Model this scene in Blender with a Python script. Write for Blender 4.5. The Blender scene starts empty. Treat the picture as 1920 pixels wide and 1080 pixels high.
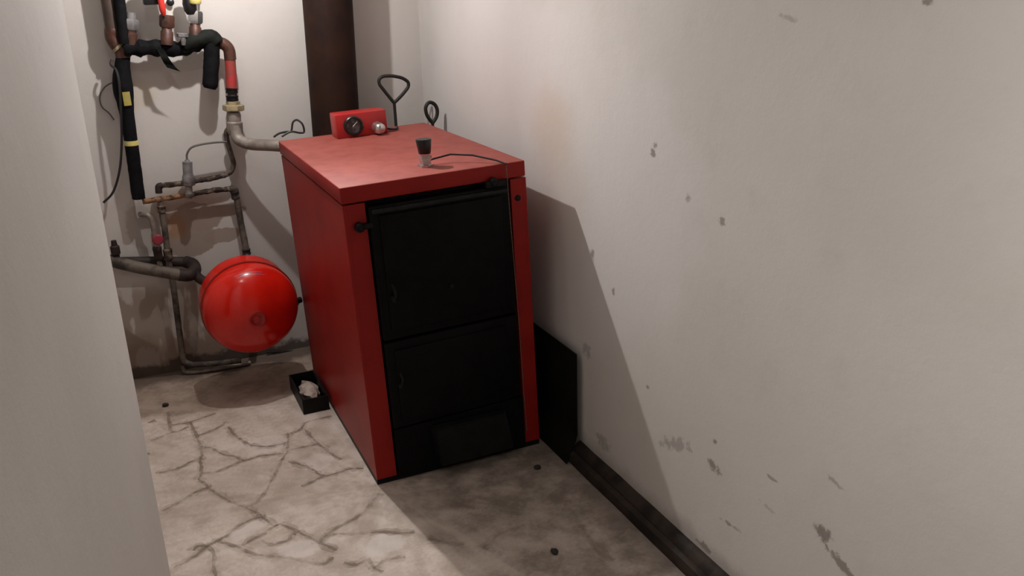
import bpy, bmesh, math, random
from mathutils import Vector, Matrix
random.seed(7)
C = bpy.context.scene.collection
S = bpy.context.scene

# ------------------------------------------------------------------ camera
cd = bpy.data.cameras.new('camera'); cam = bpy.data.objects.new('camera', cd); C.objects.link(cam)
cd.sensor_fit = 'HORIZONTAL'; cd.sensor_width = 36.0; cd.lens = 36.0 * 1631.08 / 1920.0
cd.clip_start = 0.02; cd.clip_end = 50
cam.matrix_world = Matrix(((0.908922, 0.161720, -0.384327, -0.603972),
                           (-0.415984, 0.288470, -0.862405, -2.507983),
                           (-0.028601, 0.943733, 0.329469, 1.551574),
                           (0, 0, 0, 1)))
S.camera = cam

# ------------------------------------------------------------------ world, lights, exposure
W = bpy.data.worlds.new('world'); S.world = W; W.use_nodes = True
W.node_tree.nodes['Background'].inputs[0].default_value = (0.02, 0.02, 0.02, 1)
W.node_tree.nodes['Background'].inputs[1].default_value = 0.2
S.view_settings.view_transform = 'Standard'; S.view_settings.look = 'None'
S.view_settings.gamma = 1.0; S.view_settings.use_curve_mapping = False
S.view_settings.exposure = 0.0

def light(name, kind, loc, energy, col, size):
    d = bpy.data.lights.new(name, kind); d.energy = energy; d.color = col
    if kind == 'POINT': d.shadow_soft_size = size
    o = bpy.data.objects.new(name, d); o.location = loc; C.objects.link(o)
    return o
light('bulb_light', 'POINT', (-0.16, 0.70, 1.90), 30.0, (1.0, 0.965, 0.945), 0.013)      # bare bulb in the boiler room
def spot(name, loc, aim, energy, col, size, cone, blend):
    o = light(name, 'SPOT', loc, energy, col, 0)
    o.data.spot_size = math.radians(cone); o.data.spot_blend = blend; o.data.shadow_soft_size = size
    o.rotation_euler = (Vector(aim) - Vector(loc)).to_track_quat('-Z', 'Y').to_euler()
# added fill at the bulb's position, brightens the side walls towards the camera
spot('bulb_fill_light', (-0.16, 0.70, 1.90), (-0.05, -1.3, 1.15), 60.0, (1.0, 0.965, 0.945), 0.013, 120, 1.0)
# added weak fill nearer the passage, evens out back wall and shadows
light('passage_fill_light', 'POINT', (-0.50, 0.10, 2.00), 3.5, (1.0, 0.965, 0.945), 0.024)
# added fill from above in the corridor, lifts the lower left wall
spot('corridor_fill_light', (0.15, -2.25, 2.12), (0.12, -2.45, 0.0), 25.0, (1.0, 0.95, 0.90), 0.08, 118, 1.0)
# another added fill, turned to brighten the near right wall
spot('corridor_wall_fill', (-0.35, -2.35, 2.10), (0.69, -2.15, 0.95), 58.0, (1.0, 0.95, 0.90), 0.08, 110, 1.0)

# ------------------------------------------------------------------ materials
def nodes_of(name):
    m = bpy.data.materials.new(name); m.use_nodes = True
    nt = m.node_tree
    return m, nt, nt.nodes['Principled BSDF']

class G:
    """small node-graph helper"""
    def __init__(s, nt): s.nt = nt; s.tc = None
    def n(s, t, **kw):
        x = s.nt.nodes.new(t)
        for k, v in kw.items(): setattr(x, k, v)
        return x
    def co(s):
        if not s.tc: s.tc = s.n('ShaderNodeTexCoord')
        return s.tc.outputs['Object']
    def link(s, a, b): s.nt.links.new(a, b)
    def noise(s, scale, detail=4, rough=0.55, vec=None, out='Fac'):
        x = s.n('ShaderNodeTexNoise'); x.inputs['Scale'].default_value = scale
        x.inputs['Detail'].default_value = detail; x.inputs['Roughness'].default_value = rough
        s.link(vec or s.co(), x.inputs['Vector']); return x.outputs[out]
    def math(s, op, a, b=None, clamp=False):
        x = s.n('ShaderNodeMath', operation=op); x.use_clamp = clamp
        for i, v in enumerate((a, b)):
            if v is None: continue
            if isinstance(v, (int, float)): x.inputs[i].default_value = v
            else: s.link(v, x.inputs[i])
        return x.outputs[0]
    def step(s, v, a, b, lo=0.0, hi=1.0):
        x = s.n('ShaderNodeMapRange', interpolation_type='SMOOTHSTEP')
        x.inputs['From Min'].default_value = a; x.inputs['From Max'].default_value = b
        x.inputs['To Min'].default_value = lo; x.inputs['To Max'].default_value = hi
        s.link(v, x.inputs['Value']); return x.outputs[0]
    def mix(s, f, a, b):
        x = s.n('ShaderNodeMix', data_type='RGBA')
        for sock, v in ((x.inputs['Factor'], f), (x.inputs['A'], a), (x.inputs['B'], b)):
            pass
        for idx, v in ((0, f), (6, a), (7, b)):
            if isinstance(v, (int, float)): x.inputs[idx].default_value = v
            elif isinstance(v, tuple): x.inputs[idx].default_value = (*v, 1) if len(v) == 3 else v
            else: s.link(v, x.inputs[idx])
        return x.outputs[2]
    def sep(s, vec):
        x = s.n('ShaderNodeSeparateXYZ'); s.link(vec, x.inputs[0]); return x.outputs
    def bump(s, h, strength, dist, bsdf):
        x = s.n('ShaderNodeBump'); x.inputs['Strength'].default_value = strength; x.inputs['Distance'].default_value = dist
        s.link(h, x.inputs['Height']); s.link(x.outputs[0], bsdf.inputs['Normal'])

def mat(name, col, rough=0.5, metal=0.0, col2=None, scale=14, lo=0.4, hi=0.65, bump=0.0, detail=5, spec=None):
    m, nt, b = nodes_of(name); g = G(nt)
    c2 = col2 or tuple(x * 0.8 for x in col)
    n = g.noise(scale, detail, 0.6)
    g.link(g.mix(g.step(n, lo, hi), col, c2), b.inputs['Base Color'])
    b.inputs['Roughness'].default_value = rough; b.inputs['Metallic'].default_value = metal
    if spec is not None: b.inputs['Specular IOR Level'].default_value = spec
    if bump: g.bump(g.noise(scale * 2.5, 4), bump, 0.004, b)
    return m

M = {}
M['red'] = mat('red_paint', (0.30, 0.014, 0.010), 0.42, 0, (0.25, 0.010, 0.008), 5, spec=0.2)
M['red_top'] = mat('red_dusty_paint', (0.30, 0.066, 0.051), 0.62, 0, (0.24, 0.048, 0.037), 16, 0.35, 0.7, spec=0.35)
M['red_bright'] = mat('red_bright_paint', (0.40, 0.022, 0.022), 0.35, 0, (0.34, 0.018, 0.018), 9)
M['iron'] = mat('black_cast_iron', (0.0040, 0.0042, 0.0046), 0.6, 0, (0.0025, 0.0025, 0.0028), 20, bump=0.15, spec=0.13)
M['highlight'] = mat('iron_edge_highlight', (0.016, 0.0165, 0.018), 0.55, 0, (0.006, 0.006, 0.007), 12, 0.35, 0.7, spec=0.2)  # lighter grey that paints a highlight on the upper door's edge
M['iron2'] = mat('black_steel', (0.006, 0.006, 0.006), 0.5, 0.0, (0.003, 0.003, 0.003), 20, spec=0.2)
M['plate'] = mat('dark_steel_sheet', (0.008, 0.008, 0.006), 0.6, 0, (0.004, 0.005, 0.004), 9, spec=0.12)
M['tank'] = mat('tank_red_enamel', (0.66, 0.014, 0.006), 0.17, 0, (0.56, 0.009, 0.004), 6)
M['tank_cap'] = mat('tank_cap_red', (0.42, 0.012, 0.010), 0.35)
M['tank_dark'] = mat('tank_seam_red', (0.25, 0.010, 0.006), 0.4)
M['flue'] = mat('dark_brown_flue_steel', (0.026, 0.011, 0.007), 0.7, 0, (0.016, 0.008, 0.006), 8, bump=0.1, spec=0.12)
M['foam'] = mat('black_foam', (0.006, 0.006, 0.007), 0.8, 0, (0.003, 0.003, 0.004), 30, bump=0.4, spec=0.12)
M['foam2'] = mat('dark_green_black_foam', (0.010, 0.012, 0.010), 0.75, 0, (0.005, 0.006, 0.005), 22, bump=0.4, spec=0.15)
M['tape'] = mat('yellow_tape', (0.62, 0.52, 0.13), 0.5, 0, (0.50, 0.45, 0.20), 40)
M['brown_pipe'] = mat('brown_pipe', (0.052, 0.032, 0.023), 0.55, 0.0, (0.034, 0.020, 0.014), 18)
M['copper'] = mat('dull_copper_fitting', (0.085, 0.034, 0.022), 0.5, 0.25, (0.040, 0.018, 0.013), 30, bump=0.2)
M['rust'] = mat('rusty_pipe', (0.15, 0.11, 0.08), 0.75, 0.1, (0.022, 0.011, 0.007), 30, 0.42, 0.56, bump=0.5)
M['orange_rust'] = mat('orange_rusty_pipe', (0.26, 0.13, 0.060), 0.8, 0.1, (0.035, 0.018, 0.010), 30, 0.46, 0.60, bump=0.5)
M['steel'] = mat('grey_steel_pipe', (0.27, 0.235, 0.205), 0.55, 0.25, (0.17, 0.14, 0.115), 22, bump=0.2)
M['dirty_steel'] = mat('dirty_steel_pipe', (0.125, 0.10, 0.08), 0.7, 0.1, (0.035, 0.026, 0.020), 20, bump=0.3)
M['dark_rust'] = mat('dark_rusty_pipe', (0.030, 0.016, 0.012), 0.7, 0.1, (0.012, 0.007, 0.006), 20, bump=0.4)
M['brass'] = mat('dirty_brass', (0.40, 0.33, 0.20), 0.45, 0.35, (0.24, 0.19, 0.11), 30, bump=0.2)
M['chrome'] = mat('chrome', (0.62, 0.62, 0.62), 0.18, 0.9, (0.5, 0.5, 0.5), 30)
M['zinc'] = mat('zinc_fitting', (0.27, 0.26, 0.26), 0.4, 0.5, (0.16, 0.155, 0.155), 30)
M['grey_plastic'] = mat('grey_plastic', (0.24, 0.22, 0.22), 0.5, 0, (0.19, 0.175, 0.17), 30)
M['white_plastic'] = mat('white_plastic', (0.72, 0.70, 0.64), 0.4, 0, (0.62, 0.60, 0.54), 30)
M['red_pipe'] = mat('red_painted_pipe', (0.36, 0.030, 0.030), 0.5, 0, (0.22, 0.05, 0.035), 22, 0.45, 0.6)
M['red_lever'] = mat('red_lever_coating', (0.55, 0.035, 0.025), 0.4)
M['dark_red'] = mat('dark_red_valve_knob', (0.25, 0.02, 0.04), 0.45)
M['cable'] = mat('grey_cable', (0.10, 0.095, 0.085), 0.6)
M['cable_dark'] = mat('black_cable', (0.012, 0.012, 0.012), 0.5)
M['wire'] = mat('iron_wire', (0.016, 0.013, 0.011), 0.6, 0.2)
M['black_plastic'] = mat('black_plastic', (0.007, 0.007, 0.008), 0.35)
M['glass_face'] = mat('dial_face', (0.10, 0.13, 0.13), 0.2, 0, (0.03, 0.04, 0.04), 45, 0.45, 0.55)
M['skirt'] = mat('dark_brown_wood', (0.036, 0.026, 0.020), 0.65, 0, (0.014, 0.011, 0.009), 12, bump=0.3, spec=0.15)
M['scrap'] = mat('pale_scrap', (0.50, 0.42, 0.37), 0.8, 0, (0.30, 0.24, 0.19), 24)
M['chip'] = mat('dark_chip', (0.02, 0.017, 0.014), 0.8)
M['sticker'] = mat('faded_print', (0.30, 0.05, 0.12), 0.35, 0, (0.60, 0.03, 0.03), 70, 0.45, 0.55)
M['pale_cord'] = mat('pale_steel_chain', (0.15, 0.125, 0.09), 0.5, 0.3)
M['ceiling'] = mat('ceiling_whitewash', (0.50, 0.47, 0.44), 0.9)

def wall_material(name, kind):
    m, nt, b = nodes_of(name); g = G(nt)
    x, y, z = g.sep(g.co())
    n1 = g.noise(1.6, 5, 0.55); n2 = g.noise(7.0, 6, 0.65); n3 = g.noise(42, 5, 0.65)
    c = g.mix(g.step(n1, 0.36, 0.66), (0.560, 0.530, 0.505), (0.525, 0.493, 0.462))
    c = g.mix(g.math('MULTIPLY', g.step(n2, 0.52, 0.75), 0.30), c, (0.465, 0.430, 0.400))
    def blob(u, v, cu, cv, ru, rv, ang=0.0, edge=0.45, wob=0.6, ns=None):
        """soft ellipse on the (u,v) plane with a ragged rim; a stain of its own shape"""
        ca, sa = math.cos(ang), math.sin(ang)
        du, dv = g.math('SUBTRACT', u, cu), g.math('SUBTRACT', v, cv)
        p = g.math('ADD', g.math('MULTIPLY', du, ca / ru), g.math('MULTIPLY', dv, sa / ru))
        q = g.math('ADD', g.math('MULTIPLY', du, -sa / rv), g.math('MULTIPLY', dv, ca / rv))
        d = g.math('SQRT', g.math('ADD', g.math('MULTIPLY', p, p), g.math('MULTIPLY', q, q)))
        d = g.math('ADD', d, g.math('MULTIPLY', g.math('SUBTRACT', ns if ns else n2, 0.5), wob * 2))
        return g.step(d, 1.0 + edge * 0.5, 1.0 - edge * 0.5)
    def put(c, f, k, col): return g.mix(g.math('MULTIPLY', f, k), c, col)
    if kind == 'right':
        # lighter area near the boiler, orange stain, scuffs
        c = put(c, blob(y, z, 0.25, 0.95, 0.95, 0.62, 0.0, 0.25, 0.5, n1), 0.5, (0.610, 0.580, 0.570))
        c = put(c, blob(y, z, 0.05, 1.10, 0.13, 0.13, 0.0, 1.2, 0.5), 0.35, (0.50, 0.36, 0.25))
        c = put(c, blob(y, z, -0.02, 0.93, 0.17, 0.22, 0.0, 1.4, 0.7), 0.30, (0.46, 0.38, 0.31))
        for cy, cz, ry, rz, an, k in ((-0.88, 0.332, 0.036, 0.014, 0.25, 0.9), (-0.71, 0.312, 0.075, 0.020, -0.35, 0.55),
                                     (-1.275, 0.372, 0.028, 0.022, 0.6, 0.95), (-1.335, 0.328, 0.055, 0.014, 0.35, 0.9),
                                     (-0.564, 1.140, 0.010, 0.014, 0, 0.8), (-0.556, 1.116, 0.013, 0.013, 0, 0.9),
                                     (-0.720, 1.028, 0.012, 0.010, 0, 0.7), (-0.859, 1.000, 0.012, 0.013, 0, 0.8),
                                     (-0.360, 0.664, 0.010, 0.014, 0, 0.8), (-0.560, 0.428, 0.009, 0.008, 0, 0.8),
                                     (-0.879, 0.402, 0.009, 0.009, 0, 0.9), (-0.962, 0.200, 0.032, 0.006, -0.15, 0.8),
                                     (-1.106, 0.416, 0.018, 0.005, 0, 0.7), (-1.292, 0.512, 0.022, 0.007, 0.2, 0.6),
                                     (-0.194, 0.405, 0.030, 0.026, 0, 0.55), (-0.302, 0.114, 0.045, 0.028, 0, 0.55),
                                     (-1.377, 1.502, 0.012, 0.008, 0, 0.9), (-1.044, 1.470, 0.030, 0.006, 0.2, 0.45),
                                     (-0.862, 0.068, 0.035, 0.012, -0.1, 0.95), (-1.10, 0.33, 0.03, 0.006, 0.1, 0.4)):
            c = put(c, blob(y, z, cy, cz, ry * .8, rz * .8, an, 1.0, 2.6, n3), k * 0.8, (0.15, 0.125, 0.11))
        # specks and scuffing low on the wall
        low = g.step(z, 0.42, 0.10)
        sp = g.step(g.noise(26, 4, 0.6), 0.66, 0.74)
        c = put(c, g.math('MULTIPLY', sp, low), 0.30, (0.27, 0.22, 0.19))
        c = put(c, g.step(g.math('ADD', z, g.math('MULTIPLY', g.math('SUBTRACT', n2, 0.5), 0.12)), 0.11, 0.045), 0.55, (0.25, 0.215, 0.19))
    if kind == 'back':
        # bare mortar patches and grime around the pipework
        smear = (0.300, 0.240, 0.200)
        c = put(c, blob(x, z, -0.400, 0.720, 0.140, 0.070, 0.0, 0.8, 0.7, n2), 0.60, (0.40, 0.31, 0.225))
        c = put(c, blob(x, z, -0.350, 0.655, 0.110, 0.060, 0.0, 0.12, 0.9, n2), 0.95, smear)
        c = put(c, blob(x, z, -0.385, 0.570, 0.090, 0.075, 0.0, 0.12, 0.9, n2), 0.95, smear)
        c = put(c, blob(x, z, -0.240, 0.668, 0.085, 0.026, 0.05, 0.12, 0.6, n2), 0.95, smear)
        c = put(c, blob(x, z, -0.255, 0.565, 0.080, 0.032, 0.10, 0.12, 0.8, n2), 0.90, smear)
        c = put(c, blob(x, z, -0.440, 0.630, 0.040, 0.050, 0.0, 0.8, 0.8, n2), 0.65, (0.34, 0.18, 0.085))
        c = put(c, blob(x, z, -0.570, 0.640, 0.060, 0.120, 0.0, 0.3, 0.9, n2), 0.55, (0.30, 0.25, 0.22))
        c = put(c, blob(x, z, -0.500, 1.180, 0.060, 0.050, 0.5, 0.7, 0.9, n2), 0.35, (0.52, 0.44, 0.28))
        low = g.math('ADD', z, g.math('MULTIPLY', g.math('SUBTRACT', n1, 0.5), 0.30))
        left = g.step(x, 0.02, -0.22)
        grime = g.step(low, 0.44, 0.36)
        ex = g.n('ShaderNodeMapping'); g.link(g.co(), ex.inputs[0]); ex.inputs['Scale'].default_value = (11, 1, 4.5)
        patch = g.step(g.noise(1.0, 3, 0.5, ex.outputs[0]), 0.55, 0.49)
        c = put(c, g.math('MULTIPLY', g.math('MULTIPLY', grime, patch), left), 0.88, (0.280, 0.220, 0.180))
        c = put(c, g.math('MULTIPLY', grime, left), 0.22, (0.38, 0.32, 0.265))
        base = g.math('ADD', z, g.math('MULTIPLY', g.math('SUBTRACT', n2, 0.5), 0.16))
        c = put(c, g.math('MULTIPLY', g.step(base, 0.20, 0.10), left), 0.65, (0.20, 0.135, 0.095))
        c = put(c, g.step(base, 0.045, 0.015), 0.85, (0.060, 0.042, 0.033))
    g.link(c, b.inputs['Base Color']); b.inputs['Roughness'].default_value = 0.88
    b.inputs['Specular IOR Level'].default_value = 0.25
    g.bump(g.math('ADD', g.math('MULTIPLY', n2, 0.8), g.math('MULTIPLY', n3, 0.25)), 0.22, 0.01, b)
    return m
M['wall_r'] = wall_material('right_wall_plaster', 'right')
M['wall_b'] = wall_material('back_wall_plaster', 'back')
M['wall'] = wall_material('wall_plaster', 'plain')

PALE = [(-0.302, -0.227, 0.085, 0.045, -0.1, 0.75), (-0.072, -0.323, 0.065, 0.05, 0, 0.8), (-0.278, 0.462, 0.08, 0.06, 0, 0.5), (-0.153, 0.252, 0.06, 0.06, 0, 0.45), (-0.424, -0.054, 0.07, 0.03, 0.5, 0.55), (-0.416, 0.490, 0.05, 0.035, 0.5, 0.4), (-0.513, -0.129, 0.05, 0.03, 0, 0.35)]
def floor_material():
    m, nt, b = nodes_of('crazy_paving'); g = G(nt)
    x, y, z = g.sep(g.co())
    mp = g.n('ShaderNodeMapping'); g.link(g.co(), mp.inputs[0]); mp.inputs['Scale'].default_value = (1, 0.8, 0)
    def vor(feature):
        v = g.n('ShaderNodeTexVoronoi', feature=feature, voronoi_dimensions='2D'); v.inputs['Scale'].default_value = 4.6
        g.link(mp.outputs[0], v.inputs['Vector']); return v
    edge = vor('DISTANCE_TO_EDGE').outputs['Distance']; cell = vor('F1').outputs['Color']
    n1 = g.noise(3.0, 5); n2 = g.noise(11, 6, 0.65); n3 = g.noise(50, 4)
    cr = g.n('ShaderNodeSeparateColor'); g.link(cell, cr.inputs[0])
    c = g.mix(g.step(n1, 0.35, 0.65), (0.720, 0.625, 0.555), (0.590, 0.505, 0.440))
    c = g.mix(g.math('MULTIPLY', g.step(n2, 0.45, 0.7), 0.65), c, (0.400, 0.320, 0.260))
    c = g.mix(g.math('MULTIPLY', g.step(n2, 0.42, 0.30), 0.75), c, (0.740, 0.670, 0.620))
    mott = g.step(g.noise(23, 6, 0.72), 0.40, 0.62)
    c = g.mix(g.math('MULTIPLY', mott, 0.34), c, (0.360, 0.280, 0.222))
    for cx, cy, rx, ry, an, k in PALE:
        ca, sa = math.cos(an), math.sin(an)
        du, dv = g.math('SUBTRACT', x, cx), g.math('SUBTRACT', y, cy)
        p = g.math('ADD', g.math('MULTIPLY', du, ca / rx), g.math('MULTIPLY', dv, sa / rx))
        q = g.math('ADD', g.math('MULTIPLY', du, -sa / ry), g.math('MULTIPLY', dv, ca / ry))
        d = g.math('ADD', g.math('ADD', g.math('MULTIPLY', p, p), g.math('MULTIPLY', q, q)), g.math('MULTIPLY', g.math('SUBTRACT', n2, 0.5), 3.0))
        c = g.mix(g.math('MULTIPLY', g.step(d, 1.35, 0.65), k * 0.7), c, (0.80, 0.735, 0.690))
    # joints of the paving outside the swept area
    far = g.math('MAXIMUM', g.step(y, -0.72, -0.85), g.step(x, -0.72, -0.85))
    c = g.mix(g.math('MULTIPLY', g.math('MULTIPLY', g.step(edge, 0.06, 0.02), far), 0.8), c, (0.26, 0.20, 0.155))
    # bare cement strip along the back wall, dirt before the boiler darkened to deepen its shadow
    yy = g.math('ADD', y, g.math('MULTIPLY', g.math('SUBTRACT', n1, 0.5), 0.35))
    strip = g.step(yy, 0.84, 0.90)
    c = g.mix(g.math('MULTIPLY', strip, 0.92), c, g.mix(g.step(n2, 0.40, 0.66), (0.37, 0.285, 0.225), (0.25, 0.185, 0.14)))
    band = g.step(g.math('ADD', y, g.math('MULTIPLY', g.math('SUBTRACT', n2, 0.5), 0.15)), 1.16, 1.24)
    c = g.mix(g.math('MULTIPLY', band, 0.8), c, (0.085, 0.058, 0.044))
    xx = g.math('ADD', x, g.math('MULTIPLY', g.math('SUBTRACT', n1, 0.5), 0.6))
    dirt_shade = g.step(xx, -0.02, 0.25)
    c = g.mix(g.math('MULTIPLY', dirt_shade, 0.72), c, g.mix(g.step(n2, 0.34, 0.64), (0.30, 0.240, 0.195), (0.085, 0.064, 0.048)))
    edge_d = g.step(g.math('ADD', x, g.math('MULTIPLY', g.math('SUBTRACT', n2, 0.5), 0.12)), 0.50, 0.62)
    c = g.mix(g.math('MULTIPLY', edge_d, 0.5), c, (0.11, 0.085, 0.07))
    spk = g.step(n3, 0.66, 0.76)
    c = g.mix(g.math('MULTIPLY', spk, 0.35), c, (0.12, 0.09, 0.07))
    g.link(c, b.inputs['Base Color']); b.inputs['Roughness'].default_value = 0.72
    g.bump(g.math('ADD', n2, g.math('MULTIPLY', n3, 0.3)), 0.35, 0.010, b)
    return m
def joint_material(name, a_lo, a_hi):
    m, nt, b = nodes_of(name); g = G(nt)
    n1 = g.noise(9, 5, 0.6); n2 = g.noise(34, 4, 0.6)
    g.link(g.mix(g.step(n1, 0.38, 0.62), (0.30, 0.23, 0.175), (0.40, 0.32, 0.255)), b.inputs['Base Color'])
    b.inputs['Roughness'].default_value = 0.85
    g.link(g.step(g.math('ADD', g.math('MULTIPLY', n1, 0.6), g.math('MULTIPLY', n2, 0.4)), 0.36, 0.62, a_hi, a_lo), b.inputs['Alpha'])
    return m
M['joint'] = joint_material('paving_joint', 0.15, 0.70)
M['margin'] = joint_material('soiled_joint_margin', 0.0, 0.28)
M['floor'] = floor_material()

# ------------------------------------------------------------------ mesh helpers
def obj(name, bm, m, parent=None, smooth=False, **props):
    me = bpy.data.meshes.new(name)
    bmesh.ops.recalc_face_normals(bm, faces=bm.faces[:])
    bm.to_mesh(me); bm.free()
    for x in (m if isinstance(m, (list, tuple)) else [m]): me.materials.append(x)
    if smooth:
        for f in me.polygons: f.use_smooth = True
        try: me.set_sharp_from_angle(angle=math.radians(42))
        except Exception: pass
    o = bpy.data.objects.new(name, me); C.objects.link(o)
    if parent: o.parent = parent
    for k, v in props.items(): o[k] = v
    return o
def struct(name, bm, m, smooth=False): return obj(name, bm, m, None, smooth, kind='structure')
def thing(name, label, cat, loc=(0, 0, 0), rot=(0, 0, 0), group=None):
    o = bpy.data.objects.new(name, None); C.objects.link(o); o.location = loc; o.rotation_euler = rot
    o.empty_display_size = 0.05
    o['label'] = label; o['category'] = cat
    if group: o['group'] = group
    return o
def part(name, bm, m, par, smooth=True, off=None, **props):
    """part built in world coordinates under an Empty that is only translated"""
    if off is not None: bmesh.ops.translate(bm, vec=-Vector(off), verts=bm.verts[:])
    return obj(name, bm, m, par, smooth, **props)
def tag(o, label, cat, group=None):
    o['label'] = label; o['category'] = cat
    if group: o['group'] = group
    return o

def add_box(bm, a, b, bevel=0.0, seg=2, mi=0):
    r = bmesh.ops.create_cube(bm, size=1.0)
    vs = r['verts']
    for v in vs:
        v.co = Vector((a[0] + (v.co.x + 0.5) * (b[0] - a[0]), a[1] + (v.co.y + 0.5) * (b[1] - a[1]), a[2] + (v.co.z + 0.5) * (b[2] - a[2])))
    fs = set(f for v in vs for f in v.link_faces)
    for f in fs: f.material_index = mi
    if bevel:
        es = list(set(e for v in vs for e in v.link_edges))
        bmesh.ops.bevel(bm, geom=es, offset=bevel, segments=seg, affect='EDGES', profile=0.5)
    return bm
def box(a, b, bevel=0.0, seg=2): return add_box(bmesh.new(), a, b, bevel, seg)
def add_prism(bm, poly, ext, mi=0):
    """polygon (list of 3D points) extruded by vector ext"""
    e = Vector(ext); a = [bm.verts.new(Vector(p)) for p in poly]; b = [bm.verts.new(Vector(p) + e) for p in poly]
    fs = [bm.faces.new(a), bm.faces.new(list(reversed(b)))]
    n = len(poly)
    for i in range(n): fs.append(bm.faces.new((a[i], a[(i + 1) % n], b[(i + 1) % n], b[i])))
    for f in fs: f.material_index = mi
    return bm
def frame(d):
    d = Vector(d).normalized()
    u = d.orthogonal().normalized(); return d, u, d.cross(u)
def add_lathe(bm, org, axis, prof, n=32, mi=0, cap=True):
    d, u, v = frame(axis); org = Vector(org); rings = []
    for r, h in prof:
        if r < 1e-6: rings.append([bm.verts.new(org + d * h)])
        else: rings.append([bm.verts.new(org + d * h + (u * math.cos(t) + v * math.sin(t)) * r) for t in [2 * math.pi * i / n for i in range(n)]])
    for A, B in zip(rings, rings[1:]):
        for i in range(n):
            j = (i + 1) % n
            if len(A) == 1 and len(B) == 1: break
            if len(A) == 1: f = bm.faces.new((A[0], B[j], B[i]))
            elif len(B) == 1: f = bm.faces.new((A[i], A[j], B[0]))
            else: f = bm.faces.new((A[i], A[j], B[j], B[i]))
            f.material_index = mi
    if cap:
        for R in (rings[0], rings[-1]):
            if len(R) > 1: bm.faces.new(R).material_index = mi
    return bm
def lathe(org, axis, prof, n=32): return add_lathe(bmesh.new(), org, axis, prof, n)
def catmull(pts, sub):
    P = [Vector(p) for p in pts]
    if len(P) < 3 or sub < 2: return P
    Q = [P[0] * 2 - P[1]] + P + [P[-1] * 2 - P[-2]]; out = []
    for i in range(1, len(Q) - 2):
        a, b, c, d = Q[i - 1], Q[i], Q[i + 1], Q[i + 2]
        for k in range(sub):
            t = k / sub
            out.append(0.5 * ((2 * b) + (c - a) * t + (2 * a - 5 * b + 4 * c - d) * t * t + (3 * b - a - 3 * c + d) * t ** 3))
    out.append(P[-1]); return out
def rounded(pts, rad, k=5):
    """polyline with its corners rounded off at radius-like distance rad"""
    P = [Vector(p) for p in pts]; out = [P[0]]
    for a, b, c in zip(P, P[1:], P[2:]):
        la, lc = (a - b).length, (c - b).length
        r = min(rad, la * 0.48, lc * 0.48)
        p, q = b + (a - b).normalized() * r, b + (c - b).normalized() * r
        for i in range(k + 1):
            t = i / k; out.append(p * (1 - t) ** 2 + b * 2 * t * (1 - t) + q * t * t)
    out.append(P[-1]); return out
def add_tube(bm, pts, rad, n=14, closed=False, lump=0.0, mi=0, seed=1):
    rnd = random.Random(seed); P = [Vector(p) for p in pts]; m = len(P); rings = []
    tan = []
    for i in range(m):
        if closed: t = P[(i + 1) % m] - P[i - 1]
        else: t = P[min(i + 1, m - 1)] - P[max(i - 1, 0)]
        tan.append(t.normalized())
    u = tan[0].orthogonal().normalized()
    for i in range(m):
        u = (u - tan[i] * u.dot(tan[i])).normalized(); v = tan[i].cross(u)
        r = rad[min(i, len(rad) - 1)] if isinstance(rad, (list, tuple)) else rad
        ring = []
        for k in range(n):
            a = 2 * math.pi * k / n; rr = r * (1 + lump * (rnd.random() - 0.5) * 2)
            ring.append(bm.verts.new(P[i] + (u * math.cos(a) + v * math.sin(a)) * rr))
        rings.append(ring)
    for i in range(m if closed else m - 1):
        A, B = rings[i], rings[(i + 1) % m]
        for k in range(n): bm.faces.new((A[k], A[(k + 1) % n], B[(k + 1) % n], B[k])).material_index = mi
    if not closed:
        bm.faces.new(rings[0]).material_index = mi; bm.faces.new(rings[-1]).material_index = mi
    return bm
def tube(pts, rad, n=14, closed=False, lump=0.0, seed=1): return add_tube(bmesh.new(), pts, rad, n, closed, lump, 0, seed)
def resample(pts, step):
    P = [Vector(p) for p in pts]; out = [P[0]]
    for a, b in zip(P, P[1:]):
        k = max(1, int((b - a).length / step))
        for i in range(1, k + 1): out.append(a.lerp(b, i / k))
    return out
def coupling(bm, p, axis, r, l, mi=0, n=20):
    """threaded sleeve around a pipe: a short drum with rolled ends"""
    return add_lathe(bm, Vector(p) - Vector(axis).normalized() * l / 2, axis,
                     [(r * .8, 0), (r, l * .08), (r, l * .25), (r * .93, l * .3), (r * .93, l * .7), (r, l * .75), (r, l * .92), (r * .8, l)], n, mi)
def hexnut(bm, p, axis, r, l, mi=0):
    return add_lathe(bm, Vector(p) - Vector(axis).normalized() * l / 2, axis, [(r * .85, 0), (r, l * .15), (r, l * .85), (r * .85, l)], 6, mi)

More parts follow.
